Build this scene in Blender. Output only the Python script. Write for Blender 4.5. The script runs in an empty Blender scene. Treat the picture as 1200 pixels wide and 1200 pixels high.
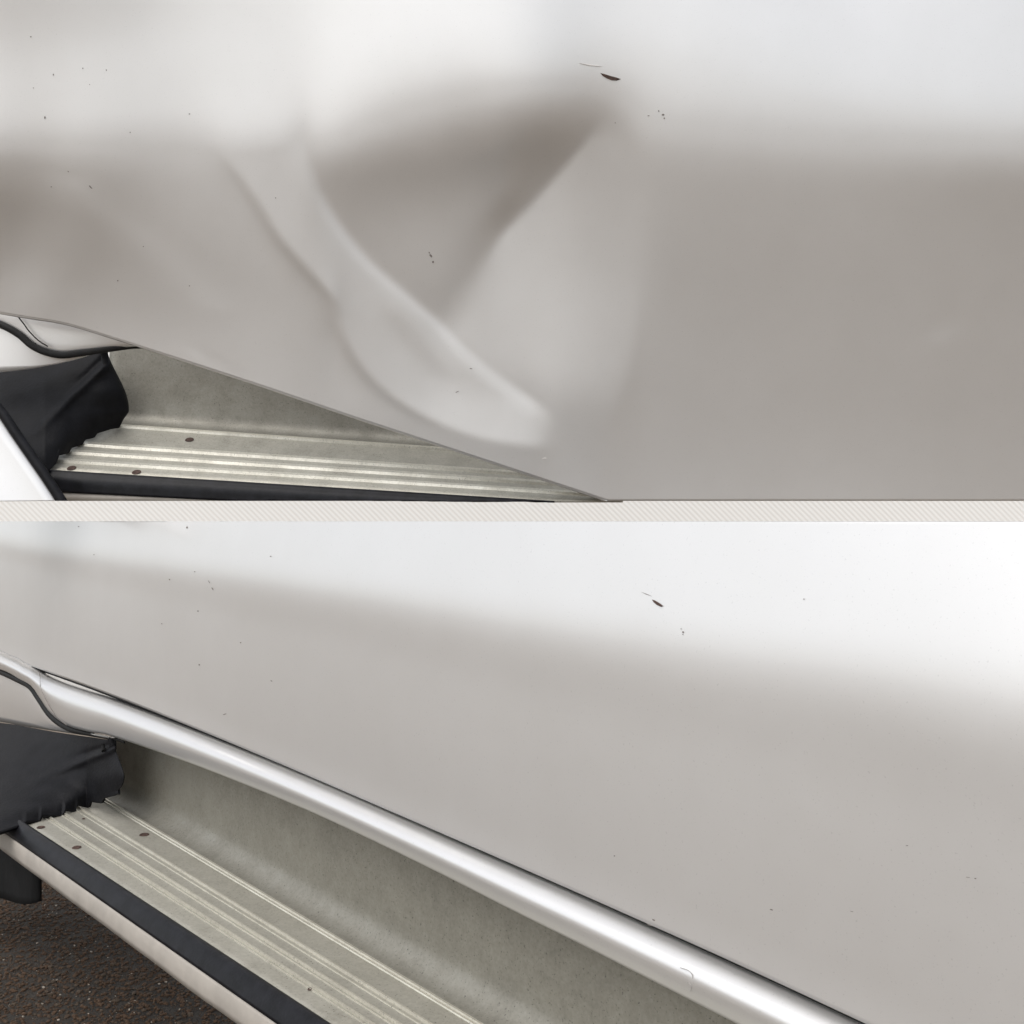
import bpy, bmesh, math, random
import numpy as np
from mathutils import Vector, noise
R = math.radians
S = bpy.context.scene
random.seed(7)
# ------------------------------------------------------------------ camera, sky, sun, exposure
F = 1200.0                                     # focal length, in units of a 1200-wide picture
cam = bpy.data.cameras.new('camera'); co = bpy.data.objects.new('camera', cam)
S.collection.objects.link(co); S.camera = co
cam.sensor_width = 36; cam.lens = 36.0 * F / 1200; cam.clip_start = .02; cam.clip_end = 3000
co.location = (0, 0, 0); co.rotation_euler = (R(90), 0, 0)
w = bpy.data.worlds.new('World'); S.world = w; w.use_nodes = True
nt = w.node_tree; bg = nt.nodes['Background']
sky = nt.nodes.new('ShaderNodeTexSky'); sky.sky_type = 'NISHITA'; sky.sun_disc = False
SUN_EL, SUN_AZ = 55, 215                       # high, behind the viewer's left shoulder, veiled by cloud
sky.sun_elevation = R(SUN_EL); sky.sun_rotation = R(SUN_AZ)
sky.air_density = 1.0; sky.dust_density = 2; sky.ozone_density = .6
hs = nt.nodes.new('ShaderNodeHueSaturation'); hs.inputs['Saturation'].default_value = .25
nt.links.new(sky.outputs[0], hs.inputs['Color']); nt.links.new(hs.outputs[0], bg.inputs[0])
bg.inputs[1].default_value = .13
sl = bpy.data.lights.new('sun', 'SUN'); so = bpy.data.objects.new('sun', sl); S.collection.objects.link(so)
sl.energy = .55; sl.angle = R(60); sl.color = (1, .955, .9)
so.rotation_euler = (R(90 - SUN_EL), 0, R(180 - SUN_AZ))
S.view_settings.view_transform = 'Standard'; S.view_settings.look = 'None'
S.view_settings.gamma = 1; S.view_settings.use_curve_mapping = False
S.view_settings.exposure = .78

# ------------------------------------------------------------------ materials
GZ = -.735
def nodes(name):
    m = bpy.data.materials.new(name); m.use_nodes = True
    t = m.node_tree; return m, t, t.nodes['Principled BSDF']
def N(t, kind, **kw):
    n = t.nodes.new(kind)
    for k, v in kw.items():
        if k in n.inputs: n.inputs[k].default_value = v
        else: setattr(n, k, v)
    return n
def coords(t, scale=(1, 1, 1)):
    g = t.nodes.new('ShaderNodeNewGeometry'); mp = N(t, 'ShaderNodeMapping', Scale=scale)
    t.links.new(g.outputs['Position'], mp.inputs['Vector']); return mp.outputs[0]
def noise_tex(t, v, scale, detail=4, rough=.55):
    n = N(t, 'ShaderNodeTexNoise', Scale=scale, Detail=detail, Roughness=rough)
    t.links.new(v, n.inputs['Vector']); return n.outputs['Fac']
def ramp(t, fac, stops):
    r = t.nodes.new('ShaderNodeValToRGB'); e = r.color_ramp.elements
    while len(e) < len(stops): e.new(.5)
    for el, (p, c) in zip(e, stops):
        el.position = p; el.color = (*c, 1) if len(c) == 3 else c
    t.links.new(fac, r.inputs['Fac']); return r.outputs['Color']
def maprange(t, fac, a, b, c, d):
    n = N(t, 'ShaderNodeMapRange'); n.inputs[1].default_value = a; n.inputs[2].default_value = b
    n.inputs[3].default_value = c; n.inputs[4].default_value = d
    t.links.new(fac, n.inputs[0]); return n.outputs[0]
def bump(t, b, h, strength, dist):
    n = N(t, 'ShaderNodeBump', Strength=strength, Distance=dist)
    t.links.new(h, n.inputs['Height']); t.links.new(n.outputs[0], b.inputs['Normal'])

def make_paint():
    m, t, b = nodes('pearl_white_paint')
    v = coords(t)
    dust = noise_tex(t, v, 9, 6, .6)
    col = ramp(t, dust, [(.3, (.742, .732, .716)), (.7, (.766, .757, .743))])
    film = maprange(t, noise_tex(t, v, 620, 2, .5), .66, .76, 1.0, .86)
    mul = N(t, 'ShaderNodeVectorMath', operation='SCALE'); t.links.new(col, mul.inputs[0]); t.links.new(film, mul.inputs['Scale'])
    t.links.new(mul.outputs[0], b.inputs['Base Color'])
    b.inputs['Metallic'].default_value = .7
    fine = noise_tex(t, v, 55, 5, .65)
    t.links.new(maprange(t, fine, .3, .7, .405, .43), b.inputs['Roughness'])
    b.inputs['Coat Weight'].default_value = 1; b.inputs['Coat Roughness'].default_value = .13
    peel = noise_tex(t, v, 420, 2, .5)
    bump(t, b, peel, .025, .001)
    return m
def make_alu(name='dull_aluminium', gain=1.0, metal=.55, dr=0):
    m, t, b = nodes(name)
    v = coords(t)
    n1 = noise_tex(t, v, 22, 8, .65); n2 = noise_tex(t, v, 260, 3, .6)
    mx = N(t, 'ShaderNodeMix', data_type='FLOAT', Factor=.4)
    t.links.new(n1, mx.inputs[2]); t.links.new(n2, mx.inputs[3])
    col = ramp(t, mx.outputs[0], [(p_, tuple(x * gain for x in c_)) for p_, c_ in ((.3, (.215, .204, .172)), (.5, (.285, .272, .232)), (.75, (.36, .347, .303)))])
    n3 = noise_tex(t, v, 480, 2, .5); sp = maprange(t, n3, .64, .72, 1.0, .45)
    mul = N(t, 'ShaderNodeVectorMath', operation='SCALE'); t.links.new(col, mul.inputs[0]); t.links.new(sp, mul.inputs['Scale'])
    t.links.new(mul.outputs[0], b.inputs['Base Color'])
    b.inputs['Metallic'].default_value = metal
    t.links.new(maprange(t, n1, .3, .7, .62 - dr, .45 - dr), b.inputs['Roughness'])
    bump(t, b, n2, .12, .0008); return m
def make_black(name, lo, hi, rough, scale, bs):
    m, t, b = nodes(name)
    v = coords(t); n = noise_tex(t, v, scale, 6, .65)
    t.links.new(ramp(t, n, [(.35, lo), (.7, hi)]), b.inputs['Base Color'])
    b.inputs['Roughness'].default_value = rough
    b.inputs['Specular IOR Level'].default_value = .2
    n2 = noise_tex(t, v, scale * 6, 4, .6); bump(t, b, n2, bs, .001); return m
def make_plain(name, c, metal, rough, var=.12, scale=30):
    m, t, b = nodes(name)
    n = noise_tex(t, coords(t), scale, 6, .6)
    t.links.new(ramp(t, n, [(.3, tuple(x * (1 - var) for x in c)), (.7, tuple(min(1, x * (1 + var)) for x in c))]), b.inputs['Base Color'])
    b.inputs['Metallic'].default_value = metal; b.inputs['Roughness'].default_value = rough; return m
def make_gravel():
    m, t, b = nodes('damp_gravel')
    v = coords(t); n1 = noise_tex(t, v, 3.0, 5, .6); n2 = noise_tex(t, v, 90, 6, .7)
    mx = N(t, 'ShaderNodeMix', data_type='FLOAT', Factor=.6)
    t.links.new(n1, mx.inputs[2]); t.links.new(n2, mx.inputs[3])
    t.links.new(ramp(t, mx.outputs[0], [(.35, (.13, .102, .077)), (.55, (.265, .218, .170)), (.75, (.39, .335, .272))]), b.inputs['Base Color'])
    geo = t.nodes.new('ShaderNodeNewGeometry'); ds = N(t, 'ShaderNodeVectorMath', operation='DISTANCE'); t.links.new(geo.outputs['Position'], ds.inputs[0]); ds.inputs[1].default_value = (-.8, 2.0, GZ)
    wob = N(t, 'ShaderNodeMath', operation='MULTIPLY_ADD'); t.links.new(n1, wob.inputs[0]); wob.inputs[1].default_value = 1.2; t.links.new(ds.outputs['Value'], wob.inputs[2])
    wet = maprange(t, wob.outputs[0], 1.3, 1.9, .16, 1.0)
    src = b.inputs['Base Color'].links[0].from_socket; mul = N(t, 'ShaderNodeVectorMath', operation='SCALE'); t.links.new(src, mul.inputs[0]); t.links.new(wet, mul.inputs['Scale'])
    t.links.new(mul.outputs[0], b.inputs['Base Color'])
    b.inputs['Roughness'].default_value = .85
    bump(t, b, n2, .8, .01); return m
def make_cream():
    m, t, b = nodes('cream_ribbed_board')
    v = coords(t); wv = N(t, 'ShaderNodeTexWave', wave_type='BANDS', bands_direction='DIAGONAL', Scale=28.0, Distortion=.3)
    t.links.new(v, wv.inputs['Vector'])
    t.links.new(ramp(t, wv.outputs['Fac'], [(.2, (.80, .775, .73)), (.8, (.86, .845, .81))]), b.inputs['Base Color'])
    b.inputs['Roughness'].default_value = .9; bump(t, b, wv.outputs['Fac'], .4, .002); return m
PAINT = make_paint(); ALU = make_alu(); TREAD = make_alu('skylit_tread_aluminium', 1.55); WORN_LIT = make_alu('worn_edge_lit_aluminium', 2.2, .6, .12)  # colour lightened: tread for facing up, polished ribs for their edge highlights
RUBBER = make_black('black_rubber', (.004, .004, .005), (.012, .012, .015), .38, 60, .2)
PLASTIC = make_black('scuffed_black_plastic', (.002, .002, .003), (.007, .007, .009), .6, 34, .6)
SEALM = make_black('black_seal_rubber', (.012, .012, .012), (.024, .024, .024), .55, 80, .1)
EDGE = make_plain('beige_step_edge_paint', (.42, .385, .34), .1, .6)
RUST = make_plain('rusted_bare_steel', (.075, .045, .035), .2, .75, .6, 300)
SPECK = make_plain('dark_speck', (.20, .175, .16), 0, .7, .3, 200)
SCRATCH_GLINT = make_plain('pale_scratch_glint', (.86, .83, .80), .3, .6, .05, 200)
HAIR = make_plain('hairline_scratch', (.36, .34, .32), .3, .6, .1, 200)
UNDER = make_black('underside_shade_black', (.006, .006, .006), (.014, .014, .014), .8, 20, .3)
GRAVEL = make_gravel(); CREAM = make_cream()
STONES = [make_plain('stone_%s' % n, c, 0, .8, .35, 120) for n, c in (('brown', (.064, .034, .016)), ('grey', (.062, .042, .026)), ('pale', (.36, .31, .25)))]

# ------------------------------------------------------------------ helpers
def link(o, parent=None):
    S.collection.objects.link(o)
    if parent is not None: o.parent = parent
    return o
def thing(name, label, cat, group=None, loc=None):
    o = bpy.data.objects.new(name, None); o.empty_display_size = .05
    link(o); o['label'] = label; o['category'] = cat
    if group: o['group'] = group
    return o
def mesh(name, verts, faces, m, parent=None, smooth=True, solid=0, offset=-1, cut=None, sharp=None):
    bm = bmesh.new()
    vs = [bm.verts.new(p) for p in verts]
    for f in faces:
        if len(set(f)) < 3: continue
        try: bm.faces.new([vs[i] for i in dict.fromkeys(f)])
        except ValueError: pass
    if cut:                                     # saw the section off along a plane
        pco, pno = cut
        bmesh.ops.bisect_plane(bm, geom=bm.verts[:] + bm.edges[:] + bm.faces[:], dist=1e-6, plane_co=pco, plane_no=pno, clear_outer=True)
    if solid:                                   # outer side towards the open, thickness grows behind it
        bm.normal_update()
        if sum(fc.normal.dot(-fc.calc_center_median()) * fc.calc_area() for fc in bm.faces) < 0:
            bmesh.ops.reverse_faces(bm, faces=bm.faces[:])
    me = bpy.data.meshes.new(name); bm.to_mesh(me); bm.free()
    me.materials.append(m)
    if smooth: me.shade_smooth()
    if sharp: me.set_sharp_from_angle(angle=R(sharp))
    o = bpy.data.objects.new(name, me); link(o, parent)
    if solid:
        md = o.modifiers.new('thickness', 'SOLIDIFY'); md.thickness = solid; md.offset = -1; md.use_rim = True
    return o
def grid(nu, nv, fn):
    v = [fn(i, j) for i in range(nu) for j in range(nv)]
    f = [(i * nv + j, (i + 1) * nv + j, (i + 1) * nv + j + 1, i * nv + j + 1) for i in range(nu - 1) for j in range(nv - 1)]
    return v, f
def P(px, py, Y):
    return Vector(((px - 600) / F * Y, Y, (600 - py) / F * Y))
def poly(pts):
    xs = np.array([p[0] for p in pts], float); ys = np.array([p[1] for p in pts], float)
    return lambda q: float(np.interp(q, xs, ys))
def smooth_poly(pts, n=200, w=4):
    """Catmull-Rom through the points, returned as y(x)"""
    out = catmull(pts, 12); return poly(sorted(out))
def catmull(pts, n=8):
    pts = [Vector(p) for p in pts]; q = [pts[0] * 2 - pts[1]] + pts + [pts[-1] * 2 - pts[-2]]
    out = []
    for i in range(1, len(q) - 2):
        for k in range(n):
            s = k / n; a, b, c, d = q[i - 1], q[i], q[i + 1], q[i + 2]
            out.append(.5 * (2 * b + (c - a) * s + (2 * a - 5 * b + 4 * c - d) * s * s + (3 * b - a - 3 * c + d) * s ** 3))
    out.append(pts[-1]); return [tuple(p) for p in out]
def tube(name, pts, r, m, parent=None, k=10, squash=1.0, cut=None, taper=None):
    pts = [Vector(p) for p in pts]; v = []; f = []
    for i, p in enumerate(pts):
        d = (pts[min(i + 1, len(pts) - 1)] - pts[max(i - 1, 0)]).normalized()
        a = d.cross(Vector((0, 1, 0))).normalized(); b = d.cross(a).normalized()
        rr = r if taper is None else r * taper(i / (len(pts) - 1))
        for j in range(k):
            th = 2 * math.pi * j / k
            v.append(p + a * rr * math.cos(th) + b * rr * squash * math.sin(th))
    for i in range(len(pts) - 1):
        for j in range(k):
            f.append((i * k + j, i * k + (j + 1) % k, (i + 1) * k + (j + 1) % k, (i + 1) * k + j))
    f.append(tuple(range(k))); f.append(tuple((len(pts) - 1) * k + j for j in reversed(range(k))))
    return mesh(name, v, f, m, parent, cut=cut)
CUT_UP = (Vector((0, 0, 0)), Vector((0, 13 / F, -1)).normalized())      # upper section ends here, keep above
CUT_LOW = (Vector((0, 0, 0)), Vector((0, 11 / F, 1)).normalized())      # lower section ends here, keep below

# ------------------------------------------------------------------ setting: ground, wall behind
g = 500
gm = mesh('ground', [(-g, -g, GZ), (g, -g, GZ), (g, g, GZ), (-g, g, GZ)], [(0, 1, 2, 3)], GRAVEL, smooth=False)
gm['kind'] = 'structure'
wv, wf = [], []
def box(x0, x1, y0, y1, z0, z1):
    v = [(x, y, z) for x in (x0, x1) for y in (y0, y1) for z in (z0, z1)]
    return v, [(0, 1, 3, 2), (4, 6, 7, 5), (0, 4, 5, 1), (2, 3, 7, 6), (0, 2, 6, 4), (1, 5, 7, 3)]
v, f = box(-4.2, 4.2, 4.0, 4.1, GZ, 1.4)
wall = mesh('wall', v, f, CREAM, smooth=False); wall['kind'] = 'structure'

# ------------------------------------------------------------------ UPPER SECTION: the dented door
UY = 1.6
def sst(x): x = np.clip(x, 0, 1); return x * x * (3 - 2 * x)
def edge_x(pts, Yg):
    pts = sorted(catmull(pts, 10), key=lambda p: p[1]); return np.interp(Yg, [p[1] for p in pts], [p[0] for p in pts])
STEP = 2.0
gx = np.arange(-40, 1241, STEP); gy = np.arange(-40, 640, STEP)
GX, GY = np.meshgrid(gx, gy)                                           # [row y, col x]
def columns(cols):
    xs = sorted(cols); prof = np.array([np.interp(gy, [p[0] for p in cols[x]], [p[1] for p in cols[x]]) for x in xs])
    out = np.empty(GX.shape)
    for r in range(len(gy)): out[r] = np.interp(gx, xs, prof[:, r])
    return out
def blur(a, s):
    n = int(3 * s) + 1; k = np.exp(-.5 * (np.arange(-n, n + 1) / s) ** 2); k /= k.sum()
    a = np.pad(a, n, mode='edge')
    a = np.apply_along_axis(lambda r: np.convolve(r, k, 'valid'), 1, a)
    return np.apply_along_axis(lambda r: np.convolve(r, k, 'valid'), 0, a)
# how far the sheet leans to the sky or to the ground, written as the tone a leaning sheet takes (see LEAN)
base = columns({
    22:   [(-40, 195), (22, 200), (60, 215), (100, 220), (140, 218), (165, 203), (187, 160), (212, 132), (240, 124), (290, 130), (330, 142), (380, 155), (640, 160)],
    100:  [(-40, 210), (22, 212), (60, 222), (140, 222), (165, 205), (187, 165), (212, 142), (250, 130), (300, 132), (350, 142), (400, 152), (640, 160)],
    200:  [(-40, 225), (22, 227), (60, 230), (140, 228), (165, 208), (187, 180), (220, 170), (260, 163), (300, 155), (350, 153), (400, 162), (640, 168)],
    300:  [(-40, 233), (22, 234), (60, 235), (140, 233), (165, 220), (187, 186), (220, 172), (260, 168), (330, 160), (400, 165), (640, 168)],
    370:  [(-40, 234), (22, 236), (90, 236), (140, 228), (165, 205), (187, 165), (210, 150), (240, 150), (300, 155), (400, 160), (480, 160), (640, 168)],
    450:  [(-40, 240), (22, 240), (60, 236), (100, 221), (130, 200), (160, 172), (187, 147), (207, 142), (240, 150), (300, 154), (400, 160), (640, 168)],
    550:  [(-40, 240), (22, 240), (60, 232), (90, 212), (115, 190), (140, 165), (165, 146), (190, 137), (220, 143), (260, 151), (320, 153), (400, 158), (640, 165)],
    640:  [(-40, 240), (22, 239), (60, 230), (80, 215), (100, 190), (120, 161), (145, 139), (170, 127), (200, 128), (230, 137), (280, 148), (400, 160), (640, 163)],
    705:  [(-40, 238), (22, 236), (60, 226), (85, 213), (105, 188), (122, 164), (145, 148), (200, 150), (240, 155), (400, 160), (640, 163)],
    760:  [(-40, 237), (22, 235), (60, 226), (100, 214), (130, 202), (150, 186), (175, 170), (200, 162), (300, 157), (400, 159), (640, 163)],
    1000: [(-40, 240), (22, 238), (60, 232), (100, 226), (140, 211), (160, 197), (190, 174), (220, 164), (300, 160), (640, 163)],
    1178: [(-40, 234), (22, 232), (100, 225), (140, 213), (160, 200), (190, 170), (215, 154), (300, 157), (640, 160)],
})
T = blur(base, 13 / STEP)
# B1: left foot of the pushed-up ridge, B2: its crest, L3: the hard fold from the chip down to the crest
B1 = edge_x([(215, 120), (262, 180), (300, 232), (330, 280), (365, 320), (392, 352), (402, 390), (425, 430), (460, 465), (510, 495), (560, 513), (610, 522), (690, 532)], GY)
B2 = edge_x([(395, 90), (362, 150), (366, 205), (390, 255), (430, 305), (475, 345), (520, 385), (570, 430), (635, 478), (700, 520)], GY)
L3 = edge_x([(716, 90), (712, 130), (665, 190), (620, 240), (585, 278), (553, 328), (520, 384), (470, 450)], GY)
# pale flank right of the fold
sE = 5 + 50 * sst((GY - 270) / 90)
E = sst((GX - L3) / sE + .45) * sst((750 - .0011 * np.maximum(GY - 320, 0) ** 2 - .0015 * np.maximum(250 - GY, 0) ** 2 - GX) / 24 + .5) * sst((GY - 130) / 40) * sst((500 - GY + (GX - 640) * .1) / 85) * sst((GX - B2) / 14)
Et = 171 + 13 * sst((GY - 180) / 200) - 4 * sst((GX - 690) / 50)
T = T * (1 - E) + Et * E
# small dark lobe beside the fold
lobe = np.exp(-(((GX - 590) * .8 + (GY - 250) * .6) / 16) ** 2 - (((GY - 250) * .8 - (GX - 590) * .6) / 32) ** 2) * (1 - E)
T -= 18 * lobe
T -= 9 * np.exp(-(((GX - 640) + (GY - 165)) / 70) ** 2 - (((GY - 165) - .3 * (GX - 640)) / 45) ** 2) * (1 - E)
T += 10 * np.exp(-((GX - 548) / 20) ** 2 - ((GY - 240) / 30) ** 2) * (1 - E)
dk = np.exp(-((GX - 525) / 30) ** 2 - ((GY - 368) / 40) ** 2) * sst((GX - B2) / 10) * (1 - E); T -= 6 * dk
# the ridge
soft1 = 3 + 22 * sst((230 - GY) / 60)
ridge = sst((GX - B1) / soft1 + .3) * sst((B2 + 9 - GX) / 10) * sst((GY - 120) / 60) * sst((655 - GX) / 40) * sst((530 - GY) / 14)
wdt = np.maximum(B2 - B1, 12); fr = np.clip((GX - B1) / wdt, 0, 1.3)
Rt = 197 - 20 * np.exp(-((fr - .60) / .16) ** 2) * sst((GY - 340) / 40) * sst((470 - GY) / 40) + 20 * np.exp(-((fr - .97) / .15) ** 2) - 4 * sst((GY - 270) / 60) + 8 * sst((GY - 440) / 40)
Rt = np.where(GY < 190, np.maximum(Rt, T), Rt)
T = T * (1 - ridge) + Rt * ridge
foot = np.exp(-((GX - B1 + 6) / 7) ** 2) * sst((GY - 165) / 40) * sst((525 - GY) / 40); T -= 19 * foot
# inner crease on the ridge's lower half, two shallow ripples near the lower left edge, a faint bruise at far right
for pts, wd, am, y0, y1 in (([(470, 355), (505, 385), (535, 425), (575, 458), (610, 480)], 7, -12, 365, 475),
                            ([(200, 395), (235, 420), (275, 445)], 6, 12, 398, 442), ([(225, 398), (262, 422), (300, 450)], 5, -8, 400, 445),
                            ([(60, 190), (120, 240), (200, 305), (260, 370)], 28, 9, 200, 370)):
    cx = edge_x(pts, GY); T += am * np.exp(-((GX - cx) / wd) ** 2) * sst((GY - y0) / 15) * sst((y1 - GY) / 15)
T += 22 * np.exp(-((GX - 30) / 38) ** 2 - ((GY - 330) / 40) ** 2) + 12 * sst((150 - GX) / 120) * sst((GY - 185) / 30) * sst((330 - GY) / 60)
T += 7 * np.exp(-((GX - 1105 + (GY - 392) * .5) / 14) ** 2 - ((GY - 392) / 12) ** 2)
T += 6 * sst((T - 125) / 20) * sst((198 - T) / 14) + 10 * sst((GX + 40) / 140) * sst((B1 - 6 - GX) / 40) * sst((GY - 150) / 50) * sst((520 - GY) / 60) + 9 * np.exp(-((GX - 480) / 55) ** 2 - ((GY - 285) / 50) ** 2)  + 5 * sst((320 - GX) / 150) * sst((165 - GY) / 40)
T = blur(T, 1.3)
# tone of the painted sheet at a given lean, sampled over the panel (rows: y 10..580, columns: x 20..1180)
LT = [-48, -40, -32, -26, -21, -17, -14, -11, -8, -5, -2, 1, 4, 8, 12, 17]
TAB = np.array([[[113,117,104,110,121,128],[114,117,104,111,122,129],[115,117,103,113,124,131],[117,113,102,114,125,132],[89,122,113,117,126,132],[246,43,146,154,124,130]],[[129,129,126,121,130,135],[130,128,126,121,131,136],[129,126,124,121,132,137],[128,124,116,121,133,138],[107,127,114,123,133,139],[247,47,162,170,131,137]],[[144,143,143,141,144,144],[145,143,142,140,143,145],[145,142,140,138,143,146],[143,140,137,132,142,146],[118,138,128,131,142,145],[248,52,176,182,140,142]],[[156,155,154,153,154,153],[156,154,154,152,153,153],[155,154,152,150,152,153],[154,152,148,147,151,153],[124,148,145,139,148,152],[248,57,188,154,144,149]],[[169,169,168,166,165,164],[168,167,165,163,163,162],[166,165,163,161,161,161],[163,162,159,158,159,160],[132,158,153,152,156,158],[248,59,162,144,150,155]],[[187,185,184,181,178,176],[182,181,178,176,174,172],[177,176,174,172,171,170],[173,171,168,167,167,167],[138,167,162,161,164,164],[249,60,155,144,155,160]],[[204,203,200,196,191,187],[197,195,192,188,185,182],[189,188,185,182,179,178],[182,181,178,176,174,173],[147,175,170,170,170,169],[249,59,150,152,160,162]],[[229,227,223,216,210,204],[215,212,209,203,198,195],[204,203,199,195,191,187],[194,192,189,186,183,181],[159,183,180,178,177,176],[249,166,158,158,166,167]],[[247,245,239,231,222,216],[238,235,230,223,216,210],[224,222,217,211,205,200],[208,207,203,199,194,191],[173,195,191,189,186,184],[249,175,170,166,171,171]],[[255,255,251,240,230,222],[253,250,244,234,225,219],[243,241,234,227,219,214],[229,227,222,216,209,204],[192,209,205,201,197,193],[249,186,181,176,178,178]],[[255,255,255,247,235,226],[255,255,255,242,232,224],[255,254,246,237,228,222],[247,244,238,230,222,216],[222,230,225,219,212,207],[249,199,194,188,188,188]],[[255,255,255,255,238,228],[255,255,255,249,236,226],[255,255,255,245,233,225],[255,255,250,239,229,222],[241,245,239,231,224,217],[249,216,211,202,200,197]],[[255,255,255,255,242,230],[255,255,255,255,240,228],[255,255,255,252,237,228],[255,255,255,246,234,226],[255,255,250,241,231,224],[249,230,225,215,211,206]],[[255,255,255,255,247,231],[255,255,255,255,244,230],[255,255,255,255,242,229],[255,255,255,255,239,229],[255,255,255,250,237,229],[249,244,243,230,225,216]],[[255,255,255,255,252,232],[255,255,255,255,249,232],[255,255,255,255,246,231],[255,255,255,255,244,231],[255,255,255,255,242,231],[255,254,250,244,233,222]],[[255,255,255,255,254,232],[255,255,255,255,252,232],[255,255,255,255,251,232],[255,255,255,255,249,232],[255,255,255,255,248,232],[255,255,255,253,242,229]]])
TAB[:, 4, :2] = TAB[:, 4, 2:3]; TAB[:, 5, :4] = TAB[:, 5, 4:5]; T = np.minimum(T, 241)
def tab_at(k):
    u = np.clip((GX - 20) / 1160 * 5, 0, 4.9999); v_ = np.clip((GY - 10) / 570 * 5, 0, 4.9999); a, b = u.astype(int), v_.astype(int); fu, fv = u - a, v_ - b
    t_ = TAB[k]; return (t_[b, a] * (1 - fu) + t_[b, a + 1] * fu) * (1 - fv) + (t_[b + 1, a] * (1 - fu) + t_[b + 1, a + 1] * fu) * fv
tilt = np.full(T.shape, float(LT[0])); prev = tab_at(0); top_ = tab_at(len(LT) - 4) - 3; T = np.where(T > top_ - 8, top_ - 8 * np.exp(-(T - top_ + 8) / 8), T)
for k in range(1, len(LT)):
    cur = np.maximum(tab_at(k), prev + .05); q = np.clip((T - prev) / (cur - prev), 0, 1); tilt += q * (LT[k] - LT[k - 1]); prev = cur
tilt = np.radians(blur(tilt, 1.1))
KZ = (600 - GY) / F; tn = np.tan(tilt)
sl_ = -UY * tn / (1 - KZ * tn) * (STEP / F)                            # dY per row (downwards)
# surface whose vertical slope is sl_, as smooth as possible sideways (least squares, mirrored FFT)
n0, n1 = sl_.shape
s2 = np.concatenate([sl_, -sl_[::-1]], 0); s2 = np.concatenate([s2, s2[:, ::-1]], 1)
ky = np.fft.fftfreq(2 * n0)[:, None] * 2 * np.pi; kx = np.fft.fftfreq(2 * n1)[None, :] * 2 * np.pi
lam = .06
den = ky ** 2 + lam * kx ** 2; den[0, 0] = 1
H = np.real(np.fft.ifft2(np.fft.fft2(s2) * (-1j * ky) / den))[:n0, :n1]
H -= H[int((430 + 40) / STEP), int((900 + 40) / STEP)]
YU = UY + H
def upY(px, py):
    a = min(max((py + 40) / STEP, 0), n0 - 1.001); b = min(max((px + 40) / STEP, 0), n1 - 1.001)
    i, j = int(a), int(b); u, v = a - i, b - j
    return float((YU[i, j] * (1 - v) + YU[i, j + 1] * v) * (1 - u) + (YU[i + 1, j] * (1 - v) + YU[i + 1, j + 1] * v) * u)
def PU(px, py, lift=0): return P(px, py, upY(px, py) - lift)
UEDGE = smooth_poly([(-60, 356), (22, 370), (76, 379), (130, 395), (180, 411), (300, 450), (415, 489), (500, 517), (600, 550), (715, 588), (900, 650), (1260, 770)])

door = thing('van_door', 'dented pearl white van door with a folded crease and a rust chip', 'van door', 'doors of the van')
cx_ = np.arange(-32, 1233, 2.5); NR = 240
def ufn(i, j):
    x = cx_[i]; yb = min(UEDGE(x), 587); y = -32 + (yb + 32) * j / (NR - 1)
    return PU(x, y)
v, f = grid(len(cx_), NR, ufn)
mesh('door_skin', v, f, PAINT, door, solid=.006, offset=1)
# folded hem along the lower edge
hx = np.arange(-32, 714, 6.0)
def hfn(i, j):
    x = hx[i]; a = PU(x, UEDGE(x)); return a + (Vector((0, .0015, .004)), Vector((0, -.0005, -.0008)), Vector((0, .006, -.002)), Vector((0, .03, .006)))[j]
v, f = grid(len(hx), 4, hfn); mesh('hem', v, f, PAINT, door, cut=CUT_UP)

def mark(name, pts, m, parent, place, lift=.0009, label=None):
    """flat chip with its own small thickness lying on a sheet"""
    c = (sum(p[0] for p in pts) / len(pts), sum(p[1] for p in pts) / len(pts))
    top = [place(x, y, lift) for x, y in pts]; low = [place(c[0] + (x - c[0]) * 1.15, c[1] + (y - c[1]) * 1.15, -.0004) for x, y in pts]
    n = len(pts); v = top + low + [place(c[0], c[1], lift)]
    f = [(i, (i + 1) % n, 2 * n) for i in range(n)] + [(i, n + i, n + (i + 1) % n, (i + 1) % n) for i in range(n)]
    o = mesh(name, v, f, m, parent, smooth=False)
    if label: o['label'] = label
    return o
def blob(x, y, a, b, ang, n=9, jit=.25, rnd=random):
    ca, sa = math.cos(R(ang)), math.sin(R(ang)); out = []
    for i in range(n):
        th = 2 * math.pi * i / n; q = 1 + rnd.uniform(-jit, jit)
        u, w_ = a * q * math.cos(th), b * q * math.sin(th); out.append((x + u * ca - w_ * sa, y + u * sa + w_ * ca))
    return out
chip = [(704.5, 86), (709, 87), (715, 89), (721, 90.5), (726.5, 92.5), (722, 94.2), (717, 93.8), (711, 91.5), (707, 89)]
mark('rust_chip', chip, RUST, door, PU, label='dark brown rust chip at the top of the dent')
mark('scratch', [(680, 74.2), (692, 75.6), (704, 77.6), (692, 76.8)], SCRATCH_GLINT, door, PU)
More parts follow.
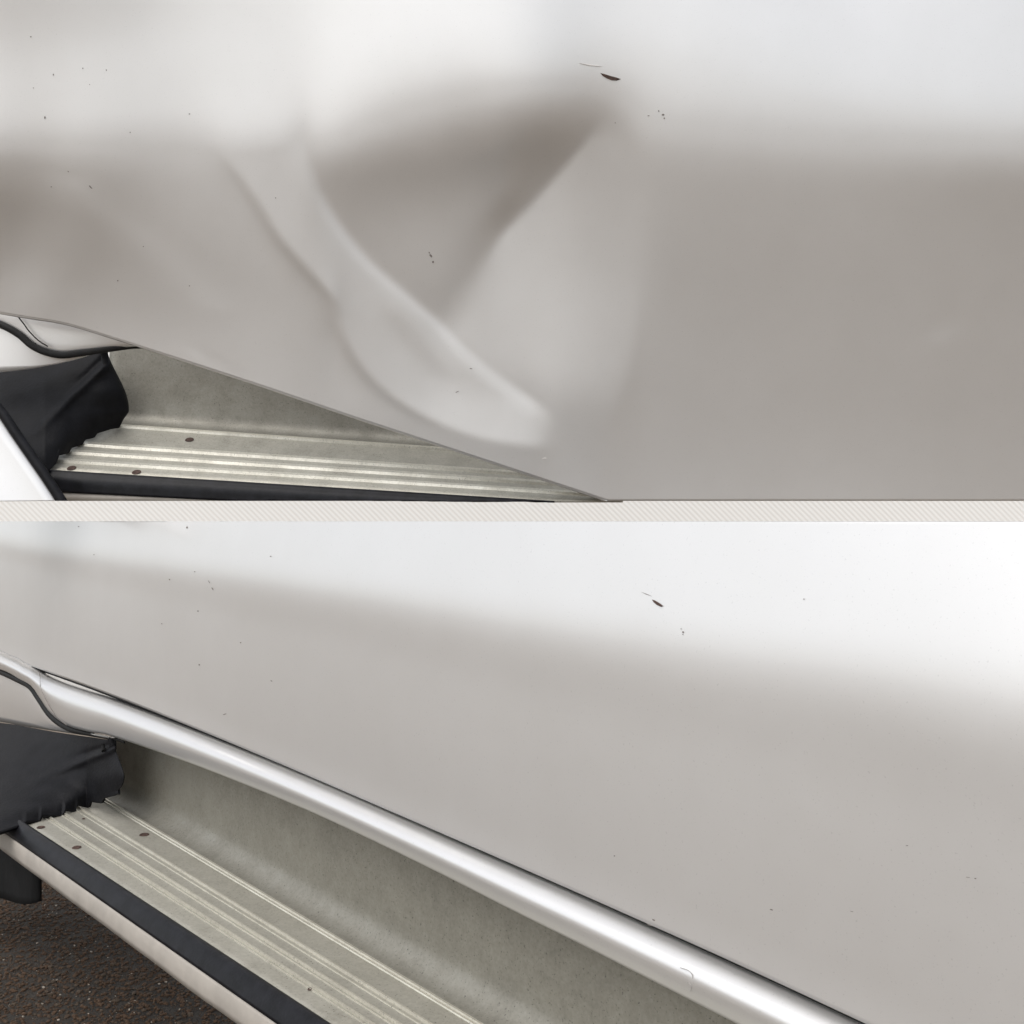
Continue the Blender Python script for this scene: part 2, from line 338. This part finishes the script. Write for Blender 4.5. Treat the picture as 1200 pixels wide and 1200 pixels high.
for x, y, a, b, an in ((772, 130, 1.2, 1.5, 0), (777, 134.5, 2.1, 1.7, 20), (778.5, 138.5, 1.2, 1.4, 0), (760, 135.5, 1.6, .8, 0), (721, 144, 1, .8, 0),
                       (52.5, 137.5, 1, 2.3, 10), (62.5, 87.5, .9, 1.6, 0), (97, 80, .8, 1.1, 0), (124.5, 82, .8, 1.5, 0), (39, 103, .7, 1, 0), (36, 43, 1, 1, 0),
                       (222, 133.5, 1.3, 1.1, 0), (152.5, 155, .9, .9, 0), (106, 219, 4, 1, 45), (80, 201, 2, .8, 40), (60, 219, 1.2, .8, 0), (105, 99, .7, .9, 0),
                       (505, 300, 1.6, 3, -35), (507.5, 307, 1.6, 2, -10), (503, 296, .8, 1.6, -30), (138, 329, 1, 1, 0), (168, 289, .9, .8, 0), (222, 335, .9, .8, 0),
                       (552, 432, 2.6, .6, 10), (536, 459, 3.4, .5, -25), (323, 232, .8, 1, 0)):
    mark('paint_speck', blob(x, y, a * .66, b * .66, an), SPECK, door, PU, .0006)
mark('dent_glint', [(635, 538), (638, 536.2), (641, 537), (638.5, 537.6)], SCRATCH_GLINT, door, PU, .0004)  # pale sliver painted as the glint on a small dent

# body pieces left of the door: end of the sill, black seal, neighbouring panel
SY = UY + .055
sill = thing('sill_end', 'pearl white sill end tucked under the dented van door', 'body panel')
seal_up = catmull([(-40, 366), (0, 380), (22, 392), (36, 404), (52, 412), (72, 416), (96, 413.5), (126, 409.5), (160, 406), (190, 408), (230, 418)], 6)
def sfn(i, j):
    x, y = seal_up[i]; top = UEDGE(x) - 8; q = j / 7
    yy = top + (y - top) * q; return P(x, yy, SY + .004 - .001 * math.sin(q * 3.1) + .004 * q + .012 * max(0, q - .85))
v, f = grid(len(seal_up), 8, sfn); mesh('panel', v, f, PAINT, sill, solid=.004, offset=1)
tube('seam_line', [P(x, y, SY - .002) for x, y in catmull([(-40, 345), (10, 362), (25, 376), (34, 388), (45, 399), (56, 406)], 5)], .0011, SEALM, sill)
tube('seal', [P(x, y, SY + .004 + max(0, x - 120) * .0003) for x, y in seal_up], .0058, SEALM, sill, squash=.7, taper=lambda s: 1 if s < .6 else max(.35, 1 - (s - .6) * 1.8))
quarter = thing('lower_body_panel', 'small pearl white body corner below the curved black seal of the dented door', 'body panel')
lowc = smooth_poly([(-40, 440), (22, 434), (60, 428), (90, 421), (118, 412)])
sealy = poly(sorted(seal_up))
qx = np.linspace(-40, 116, 40)
def qfn(i, j):
    x = qx[i]; a = sealy(x) - 3; b = max(lowc(x), a + .5); q = j / 8
    return P(x, a + (b - a) * q, SY + .009 + .005 * q)
v, f = grid(40, 9, qfn); mesh('panel', v, f, PAINT, quarter, solid=.004, offset=1)

# step: riser, ribbed tread, rubber strip
stepu = thing('step_board', 'ribbed aluminium step showing below the dented van door', 'step', 'side steps of the van')
YI, YO = UY + .185, UY + .05                                          # inner and outer edge of the tread
def line(a, b): return lambda x: a[1] + (x - a[0]) * (b[1] - a[1]) / (b[0] - a[0])
l_in, l_out = line((160, 499), (524, 525)), line((160, 558), (612, 586))
def tread_u(x, q, up=0):
    """q = 0 at the riser, 1 at the rubber strip"""
    Y = YI + (YO - YI) * q; y0, y1 = l_in(x), l_out(x)
    z0, z1 = (600 - y0) / F * YI, (600 - y1) / F * YO; x0, x1 = (x - 600) / F * YI, (x - 600) / F * YO
    n = Vector((0, -(z0 - z1), (YI - YO))).normalized()
    return Vector((x0 + (x1 - x0) * q, Y, z0 + (z1 - z0) * q)) + n * up
sx = np.linspace(-60, 730, 70); sxr = np.linspace(118, 730, 70)
def sx_t(i, q): x0 = 118 - 70 * q; return x0 + (730 - x0) * i / 69
def riser_u(i, j):
    x = sxr[i]; a = tread_u(x, 0); q = j / 15; th = min(q * 2.2, 1) * R(70); r = .035
    if q < .4545: off = Vector((0, r * math.sin(th), r * (1 - math.cos(th))))
    else:
        o = Vector((0, r * math.sin(R(70)), r * (1 - math.cos(R(70))))); off = o + Vector((0, .012, .2)) * ((q - .4545) / .5455)
    return a + off
v, f = grid(70, 16, riser_u); mesh('riser', v, f, ALU, stepu, solid=.003, offset=1, cut=CUT_UP)
v, f = grid(70, 12, lambda i, j: tread_u(sx_t(i, j / 11), j / 11)); mesh('tread_plate', v, f, TREAD, stepu, solid=.003, offset=1, cut=CUT_UP)
def rib(parent, fn, xs, q0, q1, h, cut, m=WORN_LIT):
    e = (q1 - q0) * .25
    prof = ((q0, 0), (q0 + e, h), (q1 - e, h), (q1, 0))
    v, f = grid(len(xs), 4, lambda i, j: fn(xs[i], prof[j][0], prof[j][1]))
    return mesh('rib', v, f, m, parent, cut=cut, sharp=25)
for q0, q1, h in ((.0, .07, .003), (.41, .50, .0035), (.58, .67, .0035), (.76, .84, .0035)):
    rib(stepu, tread_u, np.linspace(120 - 75 * q0, 730, 60), q0, q1, h, CUT_UP)
def screw(parent, c, n, r):
    """countersunk cross-head screw: washer ring, dished head"""
    n = n.normalized(); a = n.cross(Vector((1, 0, 0))).normalized(); b = n.cross(a); k = 14; v = []; f = []
    for rr, h in ((r, .0004), (r * .85, .0014), (r * .7, .0006), (r * .25, .0002)):
        v += [c + (a * math.cos(2 * math.pi * i / k) + b * math.sin(2 * math.pi * i / k)) * rr + n * h for i in range(k)]
    for l in range(3):
        f += [(l * k + i, l * k + (i + 1) % k, (l + 1) * k + (i + 1) % k, (l + 1) * k + i) for i in range(k)]
    f.append(tuple(3 * k + i for i in range(k)))
    return mesh('screw', v, f, RUST, parent)
nu_ = Vector((0, -.5, .8))
for x, q in ((222, .22), (84, .93), (160, .93)): screw(stepu, tread_u(x, q), nu_, .0075)
def strip_u(x, q, up=0):
    """rounded rubber nosing in front of the tread"""
    a = tread_u(x, 1); h = 22 / F * YO * (1.15 - .35 * max(0, x) / 700)
    return a + Vector((0, -.012 * math.sin(min(1, q * 1.4) * R(90)), .003 * math.sin(min(1, q * 4) * math.pi) - h * (.15 * q + .85 * q ** 1.6)))
v, f = grid(70, 14, lambda i, j: strip_u(sx[i], j / 13)); mesh('rubber_strip', v, f, RUBBER, stepu, solid=.003, offset=1, cut=CUT_UP)
v, f = grid(70, 4, lambda i, j: strip_u(sx[i], 1) + Vector((0, .002, .002 - .02 * j))); mesh('edge_face', v, f, EDGE, stepu, solid=.003, offset=1, cut=CUT_UP)

def boot(name, label, top, bot, bots, right, depth_top, bulge, cut, nn=130, nr=60):
    """moulded plastic end cap of the step well: top and bottom curves as y(x), a rounded right flank"""
    root = thing(name, label, 'step trim', 'plastic end caps of the steps')
    x0 = -44
    def fn(i, j):
        q = j / (nr - 1); u = i / (nn - 1)
        xr = right(q); x = x0 + (xr - x0) * (1 - (1 - u) ** 1.5)
        xt = min(x, right(0)); xb = min(x, right(1)); y = top(xt) + (bots(xb) - top(xt)) * q + (bot(xb) - bots(xb)) * float(sst((q - .86) / .1))
        Y = depth_top(x, y, q)
        e = math.sin(math.pi * min(q * .8 + .1, 1)) * (1 - max(0, (u - .72) / .28) ** 2)
        fold = .007 * math.sin(q * 7 + u * 3.5) * (1 - u) + .011 * math.exp(-((q - .12 - .75 * (1 - u) ** 1.2) / .06) ** 2) * sst((u - .2) * 3) - .008 * math.exp(-((q - .05 - .75 * (1 - u) ** 1.2) / .05) ** 2) * sst((u - .45) * 3)
        fold += .004 * noise.noise((x * .03, y * .06, 3.1))
        return P(x, y, Y - bulge * e - float(fold) * .8)
    v, f = grid(nn, nr, fn)
    mesh('cap', v, f, PLASTIC, root, solid=.004, offset=1, cut=cut)
    return root
jag_u = poly([(-44, 600), (30, 568), (58, 551), (67, 542), (69, 534), (81, 531), (84, 525), (97, 521), (100, 515.5), (111, 513), (114, 508), (130, 503), (150, 500)])
cap_u = smooth_poly([(-44, 600), (58, 548), (90, 523), (130, 503), (150, 500)])
bu = boot('step_end_cap', 'black plastic end cap at the left of the upper ribbed step', smooth_poly([(-44, 436), (22, 432), (60, 427), (90, 419), (116, 411), (127, 412)]),
     jag_u, cap_u, lambda q: 126 + 25 * math.sin(min(1, q * 1.12) ** 1.3 * math.pi * .62) - 12 * max(0, q - .8) * 5 * .8,
     lambda x, y, q: (UY + .17) * (1 - q) + q * (tread_u(x, min(1, max(0, (cap_u(x) - l_in(x)) / (l_out(x) - l_in(x))))).y - .006), .03, CUT_UP)
tube('clip', [P(122, 411, UY + .135), P(123, 420, UY + .132), P(124, 427, UY + .135)], .006, PLASTIC, bu)

# neighbouring white panel with black edge at the very bottom left
fr_ = thing('front_body_panel', 'glossy white body corner with thick black edge trim at the step end cap', 'body panel')
ep = catmull([(-40, 432), (0, 478), (22, 510), (40, 536), (58, 562), (76, 590), (90, 612)], 6)
def ffn(i, j):
    x, y = ep[i]; q = j / 8
    return P(x - 7 - q * 110, y + q * 40, UY - .03 - .05 * (1 - math.cos(q * 1.3)))
v, f = grid(len(ep), 9, ffn); mesh('panel', v, f, PAINT, fr_, solid=.004, offset=1, cut=CUT_UP)
tube('edge_trim', [P(x - 2, y, UY - .028) for x, y in ep], .0082, RUBBER, fr_, squash=.8, cut=CUT_UP)

# ------------------------------------------------------------------ LOWER SECTION: the straightened door
VX, VY = -555.0, 567.0                                                 # where the van's long edges run together
L = Vector(((VX - 600) / F, 1, (600 - VY) / F)).normalized()
M = Vector((L.y, -L.x, 0)).normalized()                                # into the van
U = M.cross(L).normalized()
if U.z < 0: U = -U
K = .62 / .70                                                          # overall size of this section
def low(px, m, z):
    k = (px - 600) / F; A = M * m + U * z
    t = (A.x - k * A.y) / (k * L.y - L.x)
    return A + L * t
def scr(p): return 600 + F * p.x / p.y, 600 - F * p.z / p.y
def low_scr(px, py, m):
    k, kz = (px - 600) / F, (600 - py) / F; d = Vector((k, 1, kz)); return d * (m / d.dot(M))
def z_at(px, py, m): return low_scr(px, py, m).dot(U)
MD = .70 * K
EDGE_L = smooth_poly([(-60, 728), (0, 762), (22, 772), (37, 780), (110, 806), (200, 841), (340, 899), (600, 1011), (775, 1088), (875, 1133), (970, 1177), (1100, 1238), (1260, 1316)])
CREASE = smooth_poly([(-60, 618), (22, 640), (150, 662), (300, 686), (450, 710), (600, 738), (800, 772), (1000, 803), (1178, 838), (1260, 856)])
ldoor = thing('van_door', 'straightened smooth pearl white van door above the bright sill moulding', 'van door', 'doors of the van')
lx = np.arange(-40, 1246, 4.0); NL = 150
def door_profile(x):
    zc = z_at(x, CREASE(x), MD - .012); ze = z_at(x, EDGE_L(x), MD)
    wd = .015 + .015 * min(1, max(0, x / 1178)); ss = np.linspace(ze, zc + .34, 420); ds = ss[1] - ss[0]
    e = (ss - zc) / wd
    hi = 10.0; lo = .6 + 4.0 * sst((380 - x) / 400) - .6 * sst((x - 800) / 400)
    tl = lo + (hi - lo) * sst((e + 1.1) / 2.6) - 2.0 * np.exp(-((e + 1.6) / 1.0) ** 2) + 1.6 * sst((ze + .028 - ss) / .02)
    dm = np.tan(np.radians(tl)) * ds; m = MD + np.concatenate([[0], np.cumsum(dm[:-1])])
    return m, ss
rows = []
for x in lx:
    m, ss = door_profile(x); ys = np.array([scr(low(x, a, b))[1] for a, b in zip(m[::6], ss[::6])]); s6 = ss[::6]
    k = np.argmax(ys < 609) if (ys < 609).any() else len(ys) - 1
    ztop = np.interp(609.5, [ys[k], ys[k - 1]], [s6[k], s6[k - 1]])
    zz = np.linspace(ss[0], ztop, NL); mm = np.interp(zz, ss, m)
    rows.append([low(x, a, b) for a, b in zip(mm, zz)])
v, f = grid(len(lx), NL, lambda i, j: rows[i][j])
mesh('door_skin', v, f, PAINT, ldoor, solid=.006, offset=-1, cut=CUT_LOW)
v, f = grid(len(lx), 4, lambda i, j: rows[i][0] + (U * .004 + M * .0012, -U * .0008 - M * .0005, -U * .0016 + M * .004, M * .02 + U * .004)[j])
mesh('hem', v, f, PAINT, ldoor)
def PL(px, py, lift=0):
    m, ss = door_profile(px); ys = np.array([scr(low(px, a, b))[1] for a, b in zip(m[::3], ss[::3])])
    i = np.argsort(ys); mm = np.interp(py, ys[i], m[::3][i]); return low_scr(px, py, mm - lift)
mark('rust_chip', [(764.5, 703), (767, 703.6), (772, 706.5), (776.6, 710), (774, 710.8), (769.5, 708.6), (766, 705.6)], RUST, ldoor, PL, label='small dark rust chip left on the straightened door')
mark('scratch', [(751, 693.6), (758, 696), (764, 698.8), (757, 696.6)], SPECK, ldoor, PL, .0003)
for x, y, a, b, an in ((798, 737, .8, 1, 0), (800.3, 740.8, 1.3, 1.4, 20), (800, 743.5, .7, .8, 0), (219, 618, 1.1, 1.8, 10), (249, 690, 2.4, .8, 60), (245, 682, 2.4, .5, 60), (198.5, 679, 1.2, 1.2, 0), (228, 670, 1, .7, 0),
                       (232, 716, 1.1, 1.1, 0), (233.5, 779, 1.3, 1.3, 0), (282, 753, 1, 1, 0), (318, 798, 1.3, .9, 30), (189.5, 731, .8, .8, 0), (317, 652, 1, .8, 0), (92, 617, 1.3, .7, 0), (263, 837, 3.4, .7, -20), (942, 702, 1, .9, 0),
                       (904, 1066, 2.4, .9, 20), (1143, 1029.5, 1.9, 1, 10), (1134, 1028, 3.4, .4, 5), (766, 1078, 2.6, 1.2, 20), (998, 1068, 3, .4, 10), (1063, 991, 2.4, .5, -5), (720, 1003, 1, .9, 0), (110, 650, 1, .6, 20)):
    mark('paint_speck', blob(x, y, a * .7, b * .7, an), SPECK, ldoor, PL, .0005)

# sill moulding
sillL = thing('sill_moulding', 'rounded pearl white sill moulding with bright highlight between door and step', 'sill moulding')
BARB = smooth_poly([(-60, 770), (0, 785), (22, 796), (36, 804), (46, 818), (60, 838), (80, 852), (104, 859), (137, 866), (240, 902), (370, 955), (500, 1017), (600, 1068), (700, 1118), (815, 1177), (980, 1262), (1260, 1410)])
bx_ = np.concatenate([np.arange(-40, 150, 4.0), np.arange(150, 1246, 8.0)])
BP = [(.040, .27), (.026, .235), (.017, .21), (.010, .20), (.004, .215), (-.002, .26), (-.0075, .33), (-.0110, .415), (-.0128, .51), (-.0125, .62), (-.0112, .76), (-.0095, .90), (-.0082, .975), (-.003, 1.0), (.02, .98)]
def bar_fn(i, j):
    x = bx_[i]; dm, q = BP[j]; mb = MD - .0085 * K
    ze = z_at(x, EDGE_L(x), MD); zb = z_at(x, max(BARB(x), EDGE_L(x) + 10), mb)
    return low(x, MD + dm * K, ze + (zb - ze) * q)
v, f = grid(len(bx_), len(BP), bar_fn); mesh('bar', v, f, PAINT, sillL, solid=.003, offset=-1)
tube('gap_shade_strip', [low(x, MD + .020 * K, z_at(x, EDGE_L(x), MD) - .008 * K) for x in np.arange(40, 1246, 12.0)], .0065, SEALM, sillL, taper=lambda q: .75 + .25 * min(1, q / .4))  # black tube added in the gap to draw the shadow line under the door
tube('joint_line', [low_scr(x, y, MD - .0125 * K + d) for x, y, d in ((46, 786, .012), (47, 794, .002), (47, 803, .0), (50, 812, .0), (57, 826, .0), (66, 840, .002), (78, 850, .004))], .0004, SPECK, sillL)
for x, y, a in ((545, 995, 5), (502, 978, 3), (55, 791, 2), (762, 1083, 4)):
    mark('grime_spot', [(p[0], p[1]) for p in blob(x, y, a, a * .4, 24)], SPECK, sillL, lambda px, py, l: low_scr(px, py, MD + .0085 * K - l), .001)
for pts in ([(797, 1134), (806, 1137), (811, 1142), (812, 1147)], [(806, 1151), (810, 1156), (809, 1162)]):
    tube('scratch', [low_scr(x, y, MD - .0126 * K) for x, y in catmull(pts, 4)], .00026, HAIR, sillL, k=5)

# left of the moulding: black seal and the neighbouring panel's corner
sealL = thing('panel_corner', 'pearl white body corner with black seal left of the sill moulding', 'body panel')
sp_ = catmull([(-40, 772), (0, 787), (22, 797), (36, 805), (46, 819), (60, 839), (80, 853.5), (104, 860), (137, 866.5), (146, 870)], 6)
tube('seal', [low_scr(x, y, MD + .002 * K + .00008 * max(0, x - 80)) for x, y in sp_], .0054, SEALM, sealL, squash=.8, taper=lambda s: 1 if s < .6 else max(.3, 1 - (s - .6) * 2))
sealLy = poly(sorted(sp_)); lowcL = smooth_poly([(-60, 838), (0, 846), (22, 850), (60, 856), (100, 862), (135, 867)])
qx2 = np.linspace(-42, 133, 40)
def q2(i, j):
    x = qx2[i]; a = sealLy(x) - 2; b = max(lowcL(x), a + .3); q = j / 9
    return low_scr(x, a + (b - a) * q, MD + (.004 - .006 * math.sin(q * 1.6) + .009 * q ** 2) * K)
v, f = grid(40, 10, q2); mesh('panel', v, f, PAINT, sealL, solid=.003, offset=-1)

# step
stepl = thing('step_board', 'ribbed aluminium step with black rubber nosing over the gravel', 'step', 'side steps of the van')
ZT = -.541 * K
def on_plane(px, py, z):
    d = Vector(((px - 600) / F, 1, (600 - py) / F)); return d * (z / d.dot(U))
def on_tread(px, py): return on_plane(px, py, ZT)
y_in, y_out = line((125, 937), (525, 1177)), line((27, 964), (350, 1177))
y_rub, y_bot = line((22, 988), (293, 1178)), line((22, 1011), (247, 1178))
NX = 60
def sl_x(i, q): x0 = 112 - 92 * q; return x0 + (1000 - x0) * (i / (NX - 1)) ** 1.4
def tread_l(x, q, up=0): return on_tread(x, y_in(x) + (y_out(x) - y_in(x)) * q) + U * up
def riser_l(i, j):
    x = sl_x(i, 0); q = j / 17; r = .032 * K; a = tread_l(x, 0)
    if q < .5: th = q * 2 * R(82); return a + M * r * math.sin(th) + U * r * (1 - math.cos(th))
    return a + M * (r * math.sin(R(82)) + .004 * (q - .5)) + U * (r * (1 - math.cos(R(82))) + (q - .5) * 2 * .11 * K)
v, f = grid(NX, 18, riser_l); mesh('riser', v, f, ALU, stepl, solid=.003)
v, f = grid(NX, 12, lambda i, j: tread_l(sl_x(i, j / 11), j / 11)); mesh('tread_plate', v, f, TREAD, stepl, solid=.003)
for q0, q1, h in ((.0, .035, .0026), (.035, .06, .0012), (.31, .34, .0026), (.375, .39, .001), (.51, .54, .0026), (.56, .575, .001), (.69, .72, .0026), (.74, .755, .001)):
    e = (q1 - q0) * .22; prof = ((q0, 0), (q0 + e, h), (q1 - e, h), (q1, 0))
    v, f = grid(NX, 4, lambda i, j: tread_l(sl_x(i, prof[j][0]) + 3, prof[j][0], prof[j][1])); mesh('rib', v, f, WORN_LIT, stepl, sharp=25)
for x, y, r in ((48, 970, .0058), (90, 993.5, .0062), (169, 978.5, .0068)): screw(stepl, on_tread(x, y), U, r)
for x, y in ((67, 957), (98, 960), (363, 1160)): screw(stepl, on_tread(x, y), U, .0022)['label'] = 'tiny dark rivet hole in the tread'
def nose(x, q):
    a = tread_l(x, 1) if x > 20 else on_tread(x, y_out(x)); b = on_plane(x, y_rub(x), ZT - .012 * K)
    p = a + (b - a) * q; up = .013 * math.sin(math.pi * min(1, q * 1.02)) ** .8 * (1 - .35 * q)
    return p + U * up
sx3 = np.concatenate([np.arange(-60, 60, 10.0), np.arange(60, 700, 20.0)])
v, f = grid(len(sx3), 16, lambda i, j: nose(sx3[i], j / 15)); mesh('rubber_strip', v, f, RUBBER, stepl, solid=.003)
def face_l(i, j):
    x = sx3[i]; b = on_plane(x, y_rub(x), ZT - .012 * K); mb = b.dot(M); wob = 1.6 * noise.noise((x * .02, 0, 5))
    y0, y1 = y_rub(x) - 1.5, y_bot(x) + wob; q = j / 5
    return low_scr(x, y0 + (y1 - y0) * q, mb + (.0015 - .003 * math.sin(q * 2.6)) * K)
v, f = grid(len(sx3), 6, face_l); mesh('edge_face', v, f, EDGE, stepl, solid=.003)
v, f = grid(len(sx3), 3, lambda i, j: face_l(i, 5) + M * (.006, .05, .2)[j] + U * (.002, -.012, -.02)[j]); mesh('underside', v, f, UNDER, stepl, solid=.004)

jag_l = poly([(-44, 990), (25, 967), (30, 963), (46, 962.5), (47, 956), (74, 956), (75, 949), (89, 951.5), (90, 944.5), (104, 947), (105, 940), (119, 941.5), (121, 936), (132, 933), (150, 926)])
cap_l = smooth_poly([(-44, 990), (30, 963), (75, 951), (136, 934), (150, 931)])
def dl(x, y, q):
    mb = min(.697 * K, on_tread(x, cap_l(x)).dot(M)) - .004; return low_scr(x, y, .705 * K * (1 - q) + mb * q).y
bl = boot('step_end_cap', 'black plastic end cap at the left of the step above the gravel', smooth_poly([(-44, 842), (0, 847), (22, 850), (60, 857), (100, 863), (137, 868)]),
     jag_l, cap_l, lambda q: 133 + 12.5 * math.sin(min(1, q * 1.1) ** 1.6 * math.pi * .86), dl, .016, None)
tube('clip', [low_scr(131, 866, .706 * K), low_scr(132, 872, .703 * K), low_scr(132, 878, .706 * K)], .0055, PLASTIC, bl)
hole = tube('fixing_hole', [low_scr(120, 873, .694 * K), low_scr(121.5, 880, .692 * K)], .0032, UNDER, bl)
shade_sheet = thing('under_step_shade', 'black sheet put in as shade below the left end of the step', 'shade sheet')  # black sheet added to stand for the shade under the van
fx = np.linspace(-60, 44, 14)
v, f = grid(14, 8, lambda i, j: low_scr(fx[i], (y_bot(fx[i]) - 22) + (1056 + 4 * math.sin(i * .7) - y_bot(fx[i]) + 22) * j / 7, (.60 + .004 * math.sin(i * .9)) * K)); mesh('sheet', v, f, UNDER, shade_sheet, solid=.006)

# ------------------------------------------------------------------ loose gravel beside the step
def stones(name, n, m, r0, r1, seed):
    rnd = random.Random(seed); v = []; f = []
    ico = bmesh.new(); bmesh.ops.create_icosphere(ico, subdivisions=1, radius=1)
    iv = [x.co.copy() for x in ico.verts]; fi = [tuple(q.index for q in p.verts) for p in ico.faces]; ico.free()
    for _ in range(n):
        y = rnd.uniform(1.3, 2.3); x = rnd.uniform(-1.2, -.4); r = r0 + (r1 - r0) * rnd.random() ** 3
        sc = [r * rnd.uniform(.7, 1.3), r * rnd.uniform(.7, 1.3), r * rnd.uniform(.45, .8)]; a = rnd.uniform(0, 6.28); b0 = len(v)
        for p in iv:
            j = 1 + rnd.uniform(-.22, .22); q = (p.x * sc[0] * j, p.y * sc[1] * j, p.z * sc[2] * j)
            v.append((x + q[0] * math.cos(a) - q[1] * math.sin(a), y + q[0] * math.sin(a) + q[1] * math.cos(a), GZ + q[2] + sc[2] * .4))
        f += [tuple(b0 + i for i in t) for t in fi]
    me = bpy.data.meshes.new(name); me.from_pydata(v, [], f); me.materials.append(m)
    o = bpy.data.objects.new(name, me); link(o); o['kind'] = 'stuff'; return o
for (m, n, a, b, lab) in ((STONES[0], 30000, .0009, .0042, 'brown gravel grains covering the ground below the step'), (STONES[1], 6000, .001, .0048, 'grey pebbles among the brown gravel'), (STONES[2], 900, .0007, .0026, 'pale stone chips sprinkled over the gravel')):
    o = stones('gravel', n, m, a, b, int(a * 1e6 + n)); o['label'] = lab; o['category'] = 'gravel'
